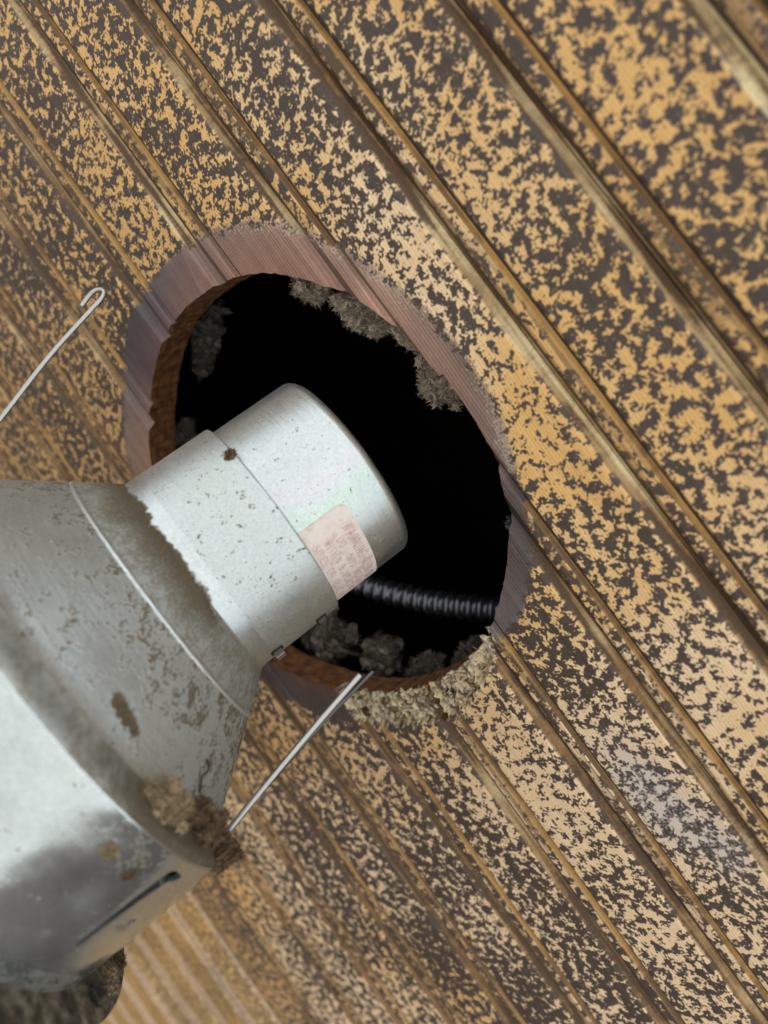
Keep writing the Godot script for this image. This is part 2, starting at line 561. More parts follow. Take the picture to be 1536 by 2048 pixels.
func ramp_noise_mat(called: String, seed_: int, freq: float, stops: Array, rough: float, scale: float, relief := 0.0) -> StandardMaterial3D:
	var f := FastNoiseLite.new()
	f.seed = seed_
	f.frequency = freq
	f.fractal_octaves = 4
	f.fractal_gain = 0.6
	var gr := Gradient.new()
	gr.offsets = PackedFloat32Array()
	gr.colors = PackedColorArray()
	var offs := PackedFloat32Array()
	var cols := PackedColorArray()
	for s in stops:
		offs.append(s[0])
		cols.append(s[1])
	gr.offsets = offs
	gr.colors = cols
	var raw := f.get_seamless_image(512, 512, false, false, 0.1, true)
	var im := Image.create(512, 512, false, Image.FORMAT_RGB8)
	var d := raw.get_data()
	var lut := PackedByteArray()
	for k in 256:
		var c := gr.sample(k / 255.0)
		lut.append_array([int(c.r * 255), int(c.g * 255), int(c.b * 255)])
	var o := PackedByteArray()
	o.resize(512 * 512 * 3)
	for k in 512 * 512:
		var q := d[k] * 3
		o[k * 3] = lut[q]; o[k * 3 + 1] = lut[q + 1]; o[k * 3 + 2] = lut[q + 2]
	im = Image.create_from_data(512, 512, false, Image.FORMAT_RGB8, o)
	var m := StandardMaterial3D.new()
	m.resource_name = called
	m.albedo_texture = ImageTexture.create_from_image(im)
	m.uv1_triplanar = true
	m.uv1_world_triplanar = true
	m.uv1_scale = Vector3.ONE * scale
	m.roughness = rough
	if relief > 0.0:
		m.heightmap_enabled = true
		m.heightmap_texture = ImageTexture.create_from_image(raw)
		m.heightmap_scale = relief
	return m


# ------------------------------------------------------------------ the lamp
func L(s: float, deg: float, r: float) -> Vector3:      # lamp-local point
	var a := deg_to_rad(deg)
	return Vector3(r * cos(a), s - BASE_S, r * sin(a)) * R


func LW(s: float, deg: float, r: float) -> Vector3:     # the same in the world
	var a := deg_to_rad(deg)
	return (LA + AX * s + (LE1 * cos(a) + LE2 * sin(a)) * r) * R


func luv(s: float, deg: float) -> Vector2:
	return Vector2(fposmod(deg, 360.0001) / 360.0, (s + 1.5) / 1.9)


func lathe(runs: Array, n := 180, wobble := 0.0) -> Geo:
	# runs: lists of (r, s); normals are smooth inside a run and break between runs
	var g := Geo.new()
	for run in runs:
		var nrm := []
		for i in run.size():
			var a: Array = run[maxi(i - 1, 0)]
			var b: Array = run[mini(i + 1, run.size() - 1)]
			var d := Vector2(b[0] - a[0], b[1] - a[1]).normalized()
			nrm.append(Vector2(-d.y, d.x) if true else d)
		for i in run.size() - 1:
			for k in n:
				var a0 := 360.0 * k / n
				var a1 := 360.0 * (k + 1) / n
				var pts := []
				var ns := []
				for c in [[i, a0], [i, a1], [i + 1, a1], [i + 1, a0]]:
					var pr: Array = run[c[0]]
					var w: float = 0.0
					if wobble > 0.0:
						w = wobble * rough_noise.get_noise_3d(cos(deg_to_rad(c[1])) * 60.0, sin(deg_to_rad(c[1])) * 60.0, pr[1] * 70.0)
					pts.append(L(pr[1], c[1], pr[0] + w))
					var q: Vector2 = nrm[c[0]]
					ns.append(Vector3(q.x * cos(deg_to_rad(c[1])), q.y, q.x * sin(deg_to_rad(c[1]))))
				var u1 := a1 / 360.0
				g.smooth(pts[0], pts[1], pts[2], pts[3], ns[0], ns[1], ns[2], ns[3], Vector2(a0 / 360.0, luv(run[i][1], 0).y), Vector2(u1, luv(run[i][1], 0).y), Vector2(u1, luv(run[i + 1][1], 0).y), Vector2(a0 / 360.0, luv(run[i + 1][1], 0).y))
	return g


const LT_W := 2048
const LT_H := 1024


func lamp_rows(part: int, n_parts: int, src: Array, outs: Array) -> void:
	var fine: PackedByteArray = src[0]
	var low: PackedByteArray = src[1]
	var mid: PackedByteArray = src[2]
	var brush: PackedByteArray = src[3]
	var y0 := LT_H * part / n_parts
	var y1 := LT_H * (part + 1) / n_parts
	var col := PackedByteArray()
	col.resize((y1 - y0) * LT_W * 3)
	var mr := PackedByteArray()
	mr.resize((y1 - y0) * LT_W * 3)
	var ci := 0
	for y in range(y0, y1):
		var s := -1.5 + 1.9 * (y + 0.5) / LT_H
		for x in LT_W:
			var i := y * LT_W + x
			var deg := 360.0 * (x + 0.5) / LT_W
			if deg > 300.0: deg -= 360.0
			var fi := fine[i] / 255.0 - 0.5
			var lo := low[i] / 255.0 - 0.5
			var mi := mid[i] / 255.0 - 0.5
			var br := brush[i] / 255.0 - 0.5
			# zinc-plated steel
			var sg := (fi * 0.13 + mi * 0.06) - 0.02
			var r := 0.775 + br * 0.025 + lo * 0.04 + sg
			var g := 0.81 + br * 0.025 + lo * 0.04 + sg
			var b := 0.815 + br * 0.025 + lo * 0.03 + sg
			var rough := 0.33 + br * 0.06 + fi * 0.15
			if s > 0.0:  # iridescent sheen painted in as lilac and green tints
				var lil := 0.55 * exp(-pow((deg - 92.0 + lo * 14.0) / 7.0, 2.0))
				var grn := 0.5 * exp(-pow((deg - 80.0 + lo * 14.0) / 9.0, 2.0))
				r += 0.03 * lil - 0.035 * grn
				g += -0.02 * lil + 0.03 * grn
				b += 0.03 * lil - 0.03 * grn
			elif s < -0.86:
				rough = 0.17 + br * 0.04 + maxf(0.0, lo + mi * 0.3) * 0.25
			elif s < -0.5:
				rough = 0.36 + br * 0.05 + fi * 0.15
			# grime: how much, by place along the lamp
			var d := 0.0
			var film := 0.0
			if s > 0.0:
				d = clampf((fi * 0.8 + mi * 0.6 - 0.27) * 8.0, 0.0, 0.9)
			elif s > -0.30:
				d = clampf((fi * 0.8 + mi * 0.75 - 0.235) * 7.0, 0.0, 0.9)
				film = 0.12 + lo * 0.2
			elif s > -0.505:
				var edge := -0.372 + 0.028 * mi + 0.035 * lo + 0.006 * fi - 0.02 * clampf((60.0 - deg) / 20.0, -1.0, 1.0)
				var inb := clampf((edge - s) / 0.012 + 0.5, 0.0, 1.0)
				var heavy := clampf(1.0 - (edge - s) / (0.115 + lo * 0.16), 0.0, 1.0) * clampf((deg - 60.0) / 12.0, 0.1, 1.0)
				d = inb * clampf(0.22 + heavy * 0.85 + fi * 1.1 + mi * 0.7, 0.0, 0.96)
				film = inb * 0.5
				d = maxf(d, clampf((fi * 0.8 + mi * 0.55 - 0.345) * 9.0, 0.0, 0.9))
			elif s > -0.80:
				var k := clampf((s + 0.80) / 0.28, 0.0, 1.0)
				var sidey := clampf((78.0 - deg) / 45.0, 0.0, 1.0)
				d = clampf((fi * 0.95 + mi * 0.75 + lo * 0.4 - 0.235 + 0.20 * k + 0.14 * sidey) * 6.0, 0.0, 0.9)
				film = clampf(0.02 + 0.16 * k + 0.25 * sidey + lo * 0.3, 0.0, 0.7)
				# one thick smear
				var px := (deg - 73.5) / 6.0
				var py := (s + 0.732 + (deg - 73.5) * -0.0024) / 0.026
				var sm := clampf((1.0 - px * px - py * py + mi * 2.0 + fi * 1.0) * 3.0, 0.0, 1.0)
				d = maxf(d, sm * 0.93)
			elif s > -0.862:
				d = clampf(0.42 + fi * 1.0 + mi * 0.9 + clampf((70.0 - deg) / 30.0, -0.3, 0.4), 0.0, 0.85)
				film = 0.6
			else:
				var near := exp(-pow((s + 0.93) / 0.07, 2.0)) * exp(-pow((deg - 52.0) / 16.0, 2.0))
				d = clampf((fi * 0.9 + mi * 0.75 - 0.40 + near * 0.27) * 8.0, 0.0, 0.92)
				film = 0.06 * clampf(lo * 4.0, 0.0, 1.0)
				if s < -1.33:
					d = maxf(d, clampf((fi + mi + lo - 0.05 + (-1.33 - s) * 5.0) * 2.0, 0.0, 0.8) * 0.6)
			# the bright scored line round the cone
			var line := clampf(1.0 - absf(s + 0.4995 + mi * 0.005) / 0.0085, 0.0, 1.0)
			d *= 1.0 - line * 0.9
			film *= 1.0 - line
			var dr := 0.285 + fi * 0.28 + mi * 0.12
			var dg := 0.24 + fi * 0.27 + mi * 0.12
			var db := 0.165 + fi * 0.22 + mi * 0.10
			film = clampf(film, 0.0, 0.8)
			r = lerpf(r, 0.56 + fi * 0.10, film * 0.85); g = lerpf(g, 0.56 + fi * 0.10, film * 0.85); b = lerpf(b, 0.52 + fi * 0.10, film * 0.85)
			r = lerpf(r, dr, d); g = lerpf(g, dg, d); b = lerpf(b, db, d)
			r = lerpf(r, 0.88, line * 0.7); g = lerpf(g, 0.90, line * 0.7); b = lerpf(b, 0.90, line * 0.7)
			col[ci * 3] = int(clampf(r, 0.02, 0.95) * 255.0)
			col[ci * 3 + 1] = int(clampf(g, 0.02, 0.95) * 255.0)
			col[ci * 3 + 2] = int(clampf(b, 0.02, 0.95) * 255.0)
			var dirty := maxf(d, film * 0.75)
			mr[ci * 3] = int(clampf(0.9 * (1.0 - dirty), 0.0, 1.0) * 255.0)
			mr[ci * 3 + 1] = int(clampf(lerpf(rough, 0.95, dirty), 0.05, 1.0) * 255.0)
			mr[ci * 3 + 2] = int(clampf(0.35 + br * (0.25 if s > -0.86 else 0.08) + d * (0.5 + fi * 0.8), 0.0, 1.0) * 255.0)
			ci += 1
	outs[part] = [col, mr]


func lamp_material() -> StandardMaterial3D:
	var src := [noise_bytes(21, LT_W, LT_H, 0.11, 4, 0.65), noise_bytes(22, LT_W, LT_H, 0.006, 3), noise_bytes(23, LT_W, LT_H, 0.028, 4, 0.55), streak_bytes(24, LT_W, LT_H, 0.09, 3, 16, 1)]
	var parts := 8
	var outs := []
	outs.resize(parts)
	var job := WorkerThreadPool.add_group_task(func(k: int): lamp_rows(k, parts, src, outs), parts, 4, true)
	WorkerThreadPool.wait_for_group_task_completion(job)
	var col := PackedByteArray()
	var mr := PackedByteArray()
	for o in outs:
		col.append_array(o[0])
		mr.append_array(o[1])
	var m := StandardMaterial3D.new()
	m.resource_name = "dusty_zinc_plate"
	m.albedo_texture = ImageTexture.create_from_image(Image.create_from_data(LT_W, LT_H, false, Image.FORMAT_RGB8, col))
	var t := Image.create_from_data(LT_W, LT_H, false, Image.FORMAT_RGB8, mr)
	var tex := ImageTexture.create_from_image(t)
	m.metallic = 1.0
	m.metallic_texture = tex
	m.metallic_texture_channel = BaseMaterial3D.TEXTURE_CHANNEL_RED
	m.roughness = 1.0
	m.roughness_texture = tex
	m.roughness_texture_channel = BaseMaterial3D.TEXTURE_CHANNEL_GREEN
	var hb := PackedByteArray()
	hb.resize(LT_W * LT_H)
	for k in LT_W * LT_H:
		hb[k] = mr[k * 3 + 2]
	m.heightmap_enabled = true
	m.heightmap_texture = ImageTexture.create_from_image(Image.create_from_data(LT_W, LT_H, false, Image.FORMAT_L8, hb))
	m.heightmap_scale = 0.018
	return m


func can_mesh() -> ArrayMesh:
	# the wide cylinder, with its slot cut through
	var g := Geo.new()
	var s_top := -0.868
	var s_bot := -1.405
	var rows := []
	var s := s_top
	while s > s_bot + 0.001:
		rows.append(s)
		s -= 0.0075
	rows.append(s_bot)
	var cols := []
	for k in 181:
		var d := 2.0 * k
		if d < 33.0 or d > 49.0:
			cols.append(d)
	var half := func(q: float) -> Vector2:        # (left, right) edge of the slot in degrees
		var c := lerpf(39.9, 42.7, (q + 0.915) / (-1.228 + 0.915))
		if q > -0.905 or q < -1.228:
			return Vector2(c, c)
		var w := lerpf(1.5, 0.7, clampf((q + 0.95) / -0.27, 0.0, 1.0)) * sqrt(clampf((q + 1.228) / 0.02, 0.0, 1.0))
		var hook := 2.2 * clampf((q + 0.945) / 0.012, 0.0, 1.0)   # the slot turns sideways at its upper end
		w *= clampf((-0.905 - q) / 0.008, 0.0, 1.0)
		hook *= clampf((-0.905 - q) / 0.006, 0.0, 1.0)
		return Vector2(c - w - hook, c + w)
	var at := func(q: float, deg: float, r: float) -> Vector3:
		var w := 0.006 * rough_noise.get_noise_3d(cos(deg_to_rad(deg)) * 60.0, sin(deg_to_rad(deg)) * 60.0, q * 70.0)
		w -= 0.010 * exp(-pow((deg - 34.6) / 1.6, 2.0) - pow((q + 1.119) / 0.022, 2.0))
		w -= 0.012 * exp(-pow((deg - 55.0) / 5.0, 2.0) - pow((q + 1.06) / 0.07, 2.0))
		return L(q, deg, r + w)
	var rr := 0.88
	var ring := func(q: float) -> Array:
		var h: Vector2 = half.call(q)
		var out := []
		for d in cols:
			if d == 50.0:
				out.append_array([33.5, 34.5, h.x, h.y, 46.5, 48.0])
			out.append(d)
		return out
	var nrm := func(q: float, deg: float) -> Vector3:
		var e := 0.6
		var t1: Vector3 = at.call(q, deg + e, rr) - at.call(q, deg - e, rr)
		var t2: Vector3 = at.call(q + 0.008, deg, rr) - at.call(q - 0.008, deg, rr)
		var n := t1.cross(t2).normalized()
		return n if n.dot(Vector3(cos(deg_to_rad(deg)), 0, sin(deg_to_rad(deg)))) > 0.0 else -n
	var prev := []
	var prev_p := []
	var prev_n := []
	for j in rows.size():
		var cur: Array = ring.call(rows[j])
		var pts := []
		var ns := []
		for d in cur:
			pts.append(at.call(rows[j], d, rr))
			ns.append(nrm.call(rows[j], d))
		if j > 0:
			for k in cur.size() - 1:
				if is_equal_approx(cur[k], cur[k + 1]) and is_equal_approx(prev[k], prev[k + 1]):
					continue
				if k > 0 and cur[k - 1] == 34.5:
					# this column is the slot itself: leave it open, wall its two sides
					if cur[k + 1] - cur[k] > 0.001 or prev[k + 1] - prev[k] > 0.001:
						for e in [0, 1]:
							g.quad(prev_p[k + e], pts[k + e], at.call(rows[j], cur[k + e], rr - 0.02), at.call(rows[j - 1], prev[k + e], rr - 0.02), (pts[k + 1 - e] - pts[k + e]) if cur[k + 1] - cur[k] > 0.001 else (prev_p[k + 1 - e] - prev_p[k + e]), luv(rows[j], cur[k]), luv(rows[j], cur[k]), luv(rows[j], cur[k]), luv(rows[j], cur[k]))
						continue
				g.smooth(prev_p[k], prev_p[k + 1], pts[k + 1], pts[k], prev_n[k], prev_n[k + 1], ns[k + 1], ns[k], Vector2(prev[k] / 360.0, luv(rows[j - 1], 0).y), Vector2(prev[k + 1] / 360.0, luv(rows[j - 1], 0).y), Vector2(cur[k + 1] / 360.0, luv(rows[j], 0).y), Vector2(cur[k] / 360.0, luv(rows[j], 0).y))
		prev = cur
		prev_p = pts
		prev_n = ns
	return g.mesh()


func build_lamp() -> void:
	var lamp := Node3D.new()
	lamp.name = numbered("recessed_downlight")
	add_child(lamp)
	lamp.transform = Transform3D(Basis(LE1, AX, LE2), (LA + AX * BASE_S) * R)
	tag(lamp, "dusty zinc recessed downlight hanging tilted out of the hole in the soffit", "light fitting")
	var zinc: Material = M.zinc
	# end cap: rounded closed cylinder
	var cap := []
	for k in 9:
		var t := PI / 2 * k / 8
		cap.append([0.398 - 0.036 * (1.0 - cos(t)), 0.332 + 0.036 * sin(t)])
	var cap_side := [[0.398, -0.03], [0.398, 0.0], [0.398, 0.1], [0.398, 0.2], [0.398, 0.3]]
	put("end_cap", lathe([cap_side + cap, [[0.362, 0.368], [0.2, 0.369], [0.0005, 0.369]]], 180, 0.0015).mesh(), lamp, [zinc])
	# sleeve
	put("sleeve", lathe([[[0.400, 0.0005], [0.412, 0.001], [0.4185, -0.002]], [[0.4185, -0.002], [0.4215, -0.008], [0.4217, -0.1], [0.4217, -0.2], [0.4217, -0.3], [0.4225, -0.345], [0.426, -0.362]]], 180, 0.0012).mesh(), lamp, [zinc])
	# cone with a pressed line, a shelf and the rounded shoulder
	var cone := [[0.426, -0.362], [0.434, -0.374], [0.452, -0.394], [0.479, -0.428], [0.505, -0.462], [0.523, -0.489], [0.526, -0.4925], [0.534, -0.4965], [0.5375, -0.500], [0.537, -0.5045], [0.539, -0.510], [0.57, -0.547], [0.612, -0.602], [0.653, -0.655], [0.69, -0.704], [0.715, -0.738], [0.735, -0.765], [0.752, -0.788], [0.772, -0.806], [0.80, -0.818], [0.828, -0.826], [0.85, -0.833], [0.864, -0.841], [0.874, -0.852], [0.879, -0.862], [0.88, -0.869]]
	put("reflector_cone", lathe([cone], 180, 0.003).mesh(), lamp, [zinc])
	put("housing_can", can_mesh(), lamp, [zinc])
	put("slot_shade_backing", lathe([[[0.80, -0.87], [0.82, -0.9], [0.82, -1.39]]], 72).mesh(), lamp, [M.interior_shade])  # dark cylinder put in as the shade seen through the slot
	# trim flange with a dirty upper face
	var fl := [[[0.86, -1.398], [0.93, -1.402], [0.99, -1.404], [1.012, -1.406]], [[1.012, -1.406], [1.019, -1.411], [1.019, -1.418], [1.012, -1.424]], [[1.012, -1.424], [0.9, -1.434], [0.80, -1.44], [0.74, -1.40]]]
	put("trim_flange", lathe(fl, 180, 0.012).mesh(), lamp, [M.flange])
	put("diffuser", lathe([[[0.80, -1.40], [0.4, -1.412], [0.0005, -1.414]]], 72).mesh(), lamp, [M.diffuser])
	# sticker on the cap
	var st := Geo.new()
	var s_hi := 0.197
	var s_lo := -0.002
	var d_hi := 76.8
	var d_lo := -34.0
	var nd := 90
	var nsx := 14
	for i in nd:
		for j in nsx:
			var quad_p := []
			var quad_n := []
			var quad_t := []
			for c in [[i, j], [i + 1, j], [i + 1, j + 1], [i, j + 1]]:
				var deg := lerpf(d_hi, d_lo, float(c[0]) / nd)
				var top := s_hi
				var arc := deg_to_rad(d_hi - deg) * 0.4
				if arc < 0.03:
					top = s_hi - 0.03 + sqrt(maxf(0.0, 0.0009 - (0.03 - arc) * (0.03 - arc)))
				var s := lerpf(s_lo, top, float(c[1]) / nsx)
				var lift := 0.0022 + 0.0012 * exp(-pow((deg - 41.0) / 1.2, 2.0)) + 0.0006 * rough_noise.get_noise_2d(deg * 6.0, s * 400.0)
				quad_p.append(L(s, deg, 0.398 + lift))
				quad_n.append(Vector3(cos(deg_to_rad(deg)), 0, sin(deg_to_rad(deg))))
				quad_t.append(Vector2(1.0 - deg / 120.0, s * 2.0))
			st.smooth(quad_p[0], quad_p[1], quad_p[2], quad_p[3], quad_n[0], quad_n[1], quad_n[2], quad_n[3], quad_t[0], quad_t[1], quad_t[2], quad_t[3])
	var sticker := put("warning_label", st.mesh(), lamp, [M.sticker])
	tag(sticker, "faded pink and white warning sticker", "")
	var lines := [["WARNING-RISK OF FIRE", 0.140, 0.040, 66.0, 0.0245], ["DO  NOT INSTALL INSULATION", 0.099, 0.029, 62.0, 0.0225], ["WITHIN 3 INCHES OF FIXTURE", 0.056, 0.030, 65.0, 0.0205], ["SIDES OR ABOVE FIXTURE", 0.012, 0.030, 66.0, 0.0205]]
	var font := SystemFont.new()
	font.font_names = PackedStringArray(["Droid Sans"])
	for ln in lines:
		var g := Geo.new()
		var deg: float = ln[3]
		for ch in String(ln[0]):
			if ch != " " and deg > -30.0:
				var tm := TextMesh.new()
				tm.font = font
				tm.text = ch
				tm.font_size = 64
				tm.pixel_size = 0.01
				tm.depth = 0.0
				var ar := tm.get_mesh_arrays()
				if ar.size() > 0 and ar[Mesh.ARRAY_VERTEX] != null:
					var vv: PackedVector3Array = ar[Mesh.ARRAY_VERTEX]
					var idx = ar[Mesh.ARRAY_INDEX]
					var lo := Vector2(1e9, 1e9)
					var hi := Vector2(-1e9, -1e9)
					for q in vv:
						lo = lo.min(Vector2(q.x, q.y))
						hi = hi.max(Vector2(q.x, q.y))
					var size := hi - lo
					var wide: float = ln[4] * 0.74 * (0.35 if ch == "I" else (1.2 if ch == "W" else 1.0))
					var tall: float = ln[2]
					var pts := []
					for q in vv:
						var fx := (q.x - lo.x) / maxf(size.x, 1e-6)
						var fy := (q.y - lo.y) / maxf(size.y, 1e-6)
						if ch == "-":
							fy = 0.42 + 0.16 * fy
						var dd := deg - rad_to_deg(fx * wide / 0.4)
						pts.append(L(ln[1] + fy * tall, dd, 0.4014))
					var mid := Vector3(cos(deg_to_rad(deg)), 0, sin(deg_to_rad(deg)))
					var ids = idx if idx != null else range(pts.size())
					for k in range(0, ids.size() - 2, 3):
						g.flat(pts[ids[k]], pts[ids[k + 1]], pts[ids[k + 2]], mid)
			deg -= rad_to_deg(ln[4] * (0.55 if ch == "I" else (1.25 if ch == "W" else 1.0)) / 0.4)
		put("lettering", g.mesh(), sticker, [M.ink])
	# two bent tabs on the sleeve
	for tb in [[-0.283, 22.0, 0.034, 0.030], [-0.085, 19.0, 0.030, 0.012]]:
		var g := Geo.new()
		var w: float = tb[2]
		var lift: float = tb[3]
		for k in 10:
			var t0 := k / 10.0
			var t1 := (k + 1) / 10.0
			var f := func(t: float, sgn: float, inn: float) -> Vector3:
				var ang := PI * 1.15 * t
				return L(tb[0] + sgn * w * 0.5, tb[1] - 4.2 * sin(ang) * (lift / 0.03) - 2.0 * t, 0.4225 + (lift - inn) * (0.5 - 0.5 * cos(ang)) + 0.0005)
			var out := L(tb[0], tb[1], 1.0) - L(tb[0], tb[1], 0.0)
			g.quad(f.call(t0, -1, 0.0), f.call(t0, 1, 0.0), f.call(t1, 1, 0.0), f.call(t1, -1, 0.0), out)
			g.quad(f.call(t0, -1, 0.004), f.call(t0, 1, 0.004), f.call(t1, 1, 0.004), f.call(t1, -1, 0.004), -out)
			for sgn in [-1.0, 1.0]:
				g.quad(f.call(t0, sgn, 0.0), f.call(t1, sgn, 0.0), f.call(t1, sgn, 0.004), f.call(t0, sgn, 0.004), Vector3(0, sgn, 0))
		var tab := put("retaining_tab", g.mesh(), lamp, [M.tab])
		var hole := Geo.new()  # thin dark patch painting in the shade behind the tab
		var mid_n := L(tb[0], tb[1], 1.0) - L(tb[0], tb[1], 0.0)
		for k in 6:
			var p0 := lerpf(tb[1] - 5.0, tb[1] + 3.0, k / 6.0)
			var p1 := lerpf(tb[1] - 5.0, tb[1] + 3.0, (k + 1) / 6.0)
			hole.quad(L(tb[0] - w * 0.75, p0, 0.4232), L(tb[0] + w * 0.75, p0, 0.4232), L(tb[0] + w * 0.75, p1, 0.4232), L(tb[0] - w * 0.75, p1, 0.4232), mid_n)
		put("tab_shade_patch", hole.mesh(), tab, [M.interior_shade])
	# spring wires
	var hook := [L(-0.83, 174, 0.757), L(-0.566, 174, 0.848), L(-0.297, 174, 0.941), L(-0.067, 174, 1.004), L(-0.029, 174, 1.014), L(-0.009, 174.3, 1.026), L(-0.006, 174.6, 1.038), L(-0.016, 175, 1.05), L(-0.036, 175.3, 1.055), L(-0.061, 175.6, 1.05), L(-0.1, 175.8, 1.036)]
	put("spring_wire", tube(spline(hook, 110), 0.0085 * R, 14).mesh(), lamp, [M.wire])
	put("spring_wire", tube(spline([L(-0.85, 20, 0.825), L(-0.6, 20, 0.772), L(-0.35, 20, 0.722), L(-0.103, 20, 0.678)], 50), 0.0115 * R, 14).mesh(), lamp, [M.wire])
	put("spring_wire", tube(spline([L(-0.85, 13, 0.82), L(-0.6, 13, 0.772), L(-0.3, 12.5, 0.722), L(-0.05, 12, 0.692)], 50), 0.0075 * R, 14).mesh(), lamp, [M.wire_dark])


# ------------------------------------------------------------------ the scene
func _ready() -> void:
	rng.seed = 7
	rough_noise.seed = 3
	rough_noise.frequency = 0.03
	rough_noise.fractal_octaves = 3
	fine_noise.seed = 4
	fine_noise.frequency = 0.05
	fine_noise.fractal_octaves = 3

	# camera
	var cam := Camera3D.new()
	cam.name = "camera"
	var right := D(0.57528555, 0.58972387, 0.56680888)
	var up := -D(-0.46907406, 0.80554773, -0.36202538)
	var fwd := D(-0.67008661, -0.05760737, 0.74004413)
	cam.transform = Transform3D(Basis(right, up, -fwd), P(2.52080274, 0.43721145, -2.37437526))
	cam.fov = 66.6477
	cam.near = 0.005
	cam.far = 100.0
	var lens := CameraAttributesPhysical.new()
	lens.frustum_focal_length = 6.8
	lens.exposure_aperture = 1.9
	lens.frustum_focus_distance = 0.245
	lens.frustum_near = 0.005
	lens.frustum_far = 100.0
	cam.attributes = lens
	add_child(cam)
	cam.fov = 66.6477
	cam.current = true

	# sky, sun, exposure
	var we := WorldEnvironment.new()
	we.name = "world_environment"
	var env := Environment.new()
	env.background_mode = Environment.BG_SKY
	var sky := Sky.new()
	var ps := ProceduralSkyMaterial.new()
	ps.sky_top_color = Color(0.78, 0.83, 0.90)
	ps.sky_horizon_color = Color(0.86, 0.91, 0.97)
	ps.sky_curve = 0.3
	ps.ground_bottom_color = Color(0.40, 0.39, 0.37)
	ps.ground_horizon_color = Color(0.70, 0.70, 0.68)
	ps.sun_angle_max = 0.0
	sky.sky_material = ps
	env.sky = sky
	env.tonemap_mode = Environment.TONE_MAPPER_LINEAR
	env.tonemap_exposure = 4.2
	env.sdfgi_enabled = true
	env.ssao_enabled = true
	env.ssil_enabled = true
	we.environment = env
	add_child(we)
	var sun := DirectionalLight3D.new()
	sun.name = "sun"
	sun.light_energy = 0.5
	sun.light_angular_distance = 12.0
	sun.light_color = Color(1.0, 0.97, 0.92)
	sun.shadow_enabled = true
	add_child(sun)
	sun.look_at_from_position(Vector3.ZERO, -Vector3(0.95, 0.80, 0.15).normalized())

	# lamp frame
	LA = Vector3(0.24306422, -0.40391444, -0.03335464)
	AX = D(0.57893109, -0.02664711, 0.81494093)
	LE1 = D(-0.09146945, 0.9910346, 0.09738463)
	LE1 = (LE1 - AX * LE1.dot(AX)).normalized()
	LE2 = LE1.cross(AX).normalized()

	# materials
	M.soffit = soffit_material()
	M.golden = gold_brightened_material(M.soffit, 0.58)
	M.half_golden = gold_brightened_material(M.soffit, 0.36)
	M.zinc = lamp_material()
	M.cut = ramp_noise_mat("sawn_wood_edge", 31, 0.02, [[0.0, Color(0.20, 0.12, 0.06)], [0.45, Color(0.40, 0.25, 0.13)], [0.7, Color(0.50, 0.33, 0.17)], [1.0, Color(0.62, 0.46, 0.28)]], 0.85, 22.0, 0.04)
	M.deck = ramp_noise_mat("shade_dark_timber", 32, 0.02, [[0.0, Color(0.06, 0.05, 0.045)], [1.0, Color(0.20, 0.16, 0.13)]], 0.95, 6.0)  # very dark, so the shade inside the hole sits in this colour
	M.fluff = ramp_noise_mat("cellulose_insulation", 33, 0.03, [[0.2, Color(0.42, 0.38, 0.33)], [0.5, Color(0.68, 0.63, 0.56)], [0.8, Color(0.86, 0.82, 0.75)]], 1.0, 30.0, 0.12)
	M.sooty = ramp_noise_mat("sooty_insulation", 34, 0.03, [[0.2, Color(0.13, 0.125, 0.12)], [0.55, Color(0.30, 0.28, 0.25)], [0.85, Color(0.56, 0.52, 0.46)]], 0.95, 20.0, 0.12)
	M.soot = ramp_noise_mat("black_sooty_dust", 44, 0.03, [[0.2, Color(0.15, 0.14, 0.135)], [0.5, Color(0.32, 0.30, 0.27)], [0.8, Color(0.58, 0.54, 0.47)]], 0.9, 20.0, 0.12)
	M.dirt = ramp_noise_mat("caked_dust", 35, 0.03, [[0.2, Color(0.28, 0.22, 0.15)], [0.5, Color(0.54, 0.46, 0.35)], [0.75, Color(0.76, 0.69, 0.55)]], 1.0, 60.0)
	M.dark_dirt = ramp_noise_mat("dark_caked_dust", 36, 0.03, [[0.2, Color(0.14, 0.10, 0.07)], [0.5, Color(0.36, 0.28, 0.20)], [0.75, Color(0.58, 0.50, 0.38)]], 1.0, 60.0)
	M.flange = ramp_noise_mat("filthy_flange", 37, 0.022, [[0.2, Color(0.09, 0.085, 0.07)], [0.45, Color(0.27, 0.24, 0.18)], [0.6, Color(0.40, 0.36, 0.28)], [0.8, Color(0.55, 0.53, 0.47)]], 0.9, 11.0, 0.08)
	M.splinter = ramp_noise_mat("torn_wood_fibre", 38, 0.03, [[0.25, Color(0.36, 0.29, 0.21)], [0.42, Color(0.62, 0.54, 0.43)], [0.55, Color(0.80, 0.75, 0.66)], [0.8, Color(0.90, 0.87, 0.80)]], 0.95, 26.0, 0.06)
	M.sticker = ramp_noise_mat("faded_sticker", 39, 0.025, [[0.2, Color(0.78, 0.68, 0.57)], [0.36, Color(0.86, 0.81, 0.79)], [0.8, Color(0.90, 0.88, 0.87)]], 0.75, 24.0)
	M.ink = ramp_noise_mat("faded_red_print", 40, 0.03, [[0.34, Color(0.86, 0.81, 0.80)], [0.5, Color(0.80, 0.63, 0.64)], [0.75, Color(0.73, 0.50, 0.52)]], 0.75, 60.0)
	M.ground = ramp_noise_mat("concrete_paving", 41, 0.02, [[0.2, Color(0.58, 0.56, 0.53)], [0.8, Color(0.72, 0.70, 0.66)]], 0.9, 0.6)
	M.wall = ramp_noise_mat("added_dark_brick", 46, 0.02, [[0.2, Color(0.30, 0.25, 0.22)], [0.8, Color(0.42, 0.36, 0.32)]], 0.9, 2.0)
	M.wire = simple_mat("bright_wire", Color(0.68, 0.68, 0.67), 0.34, 1.0)
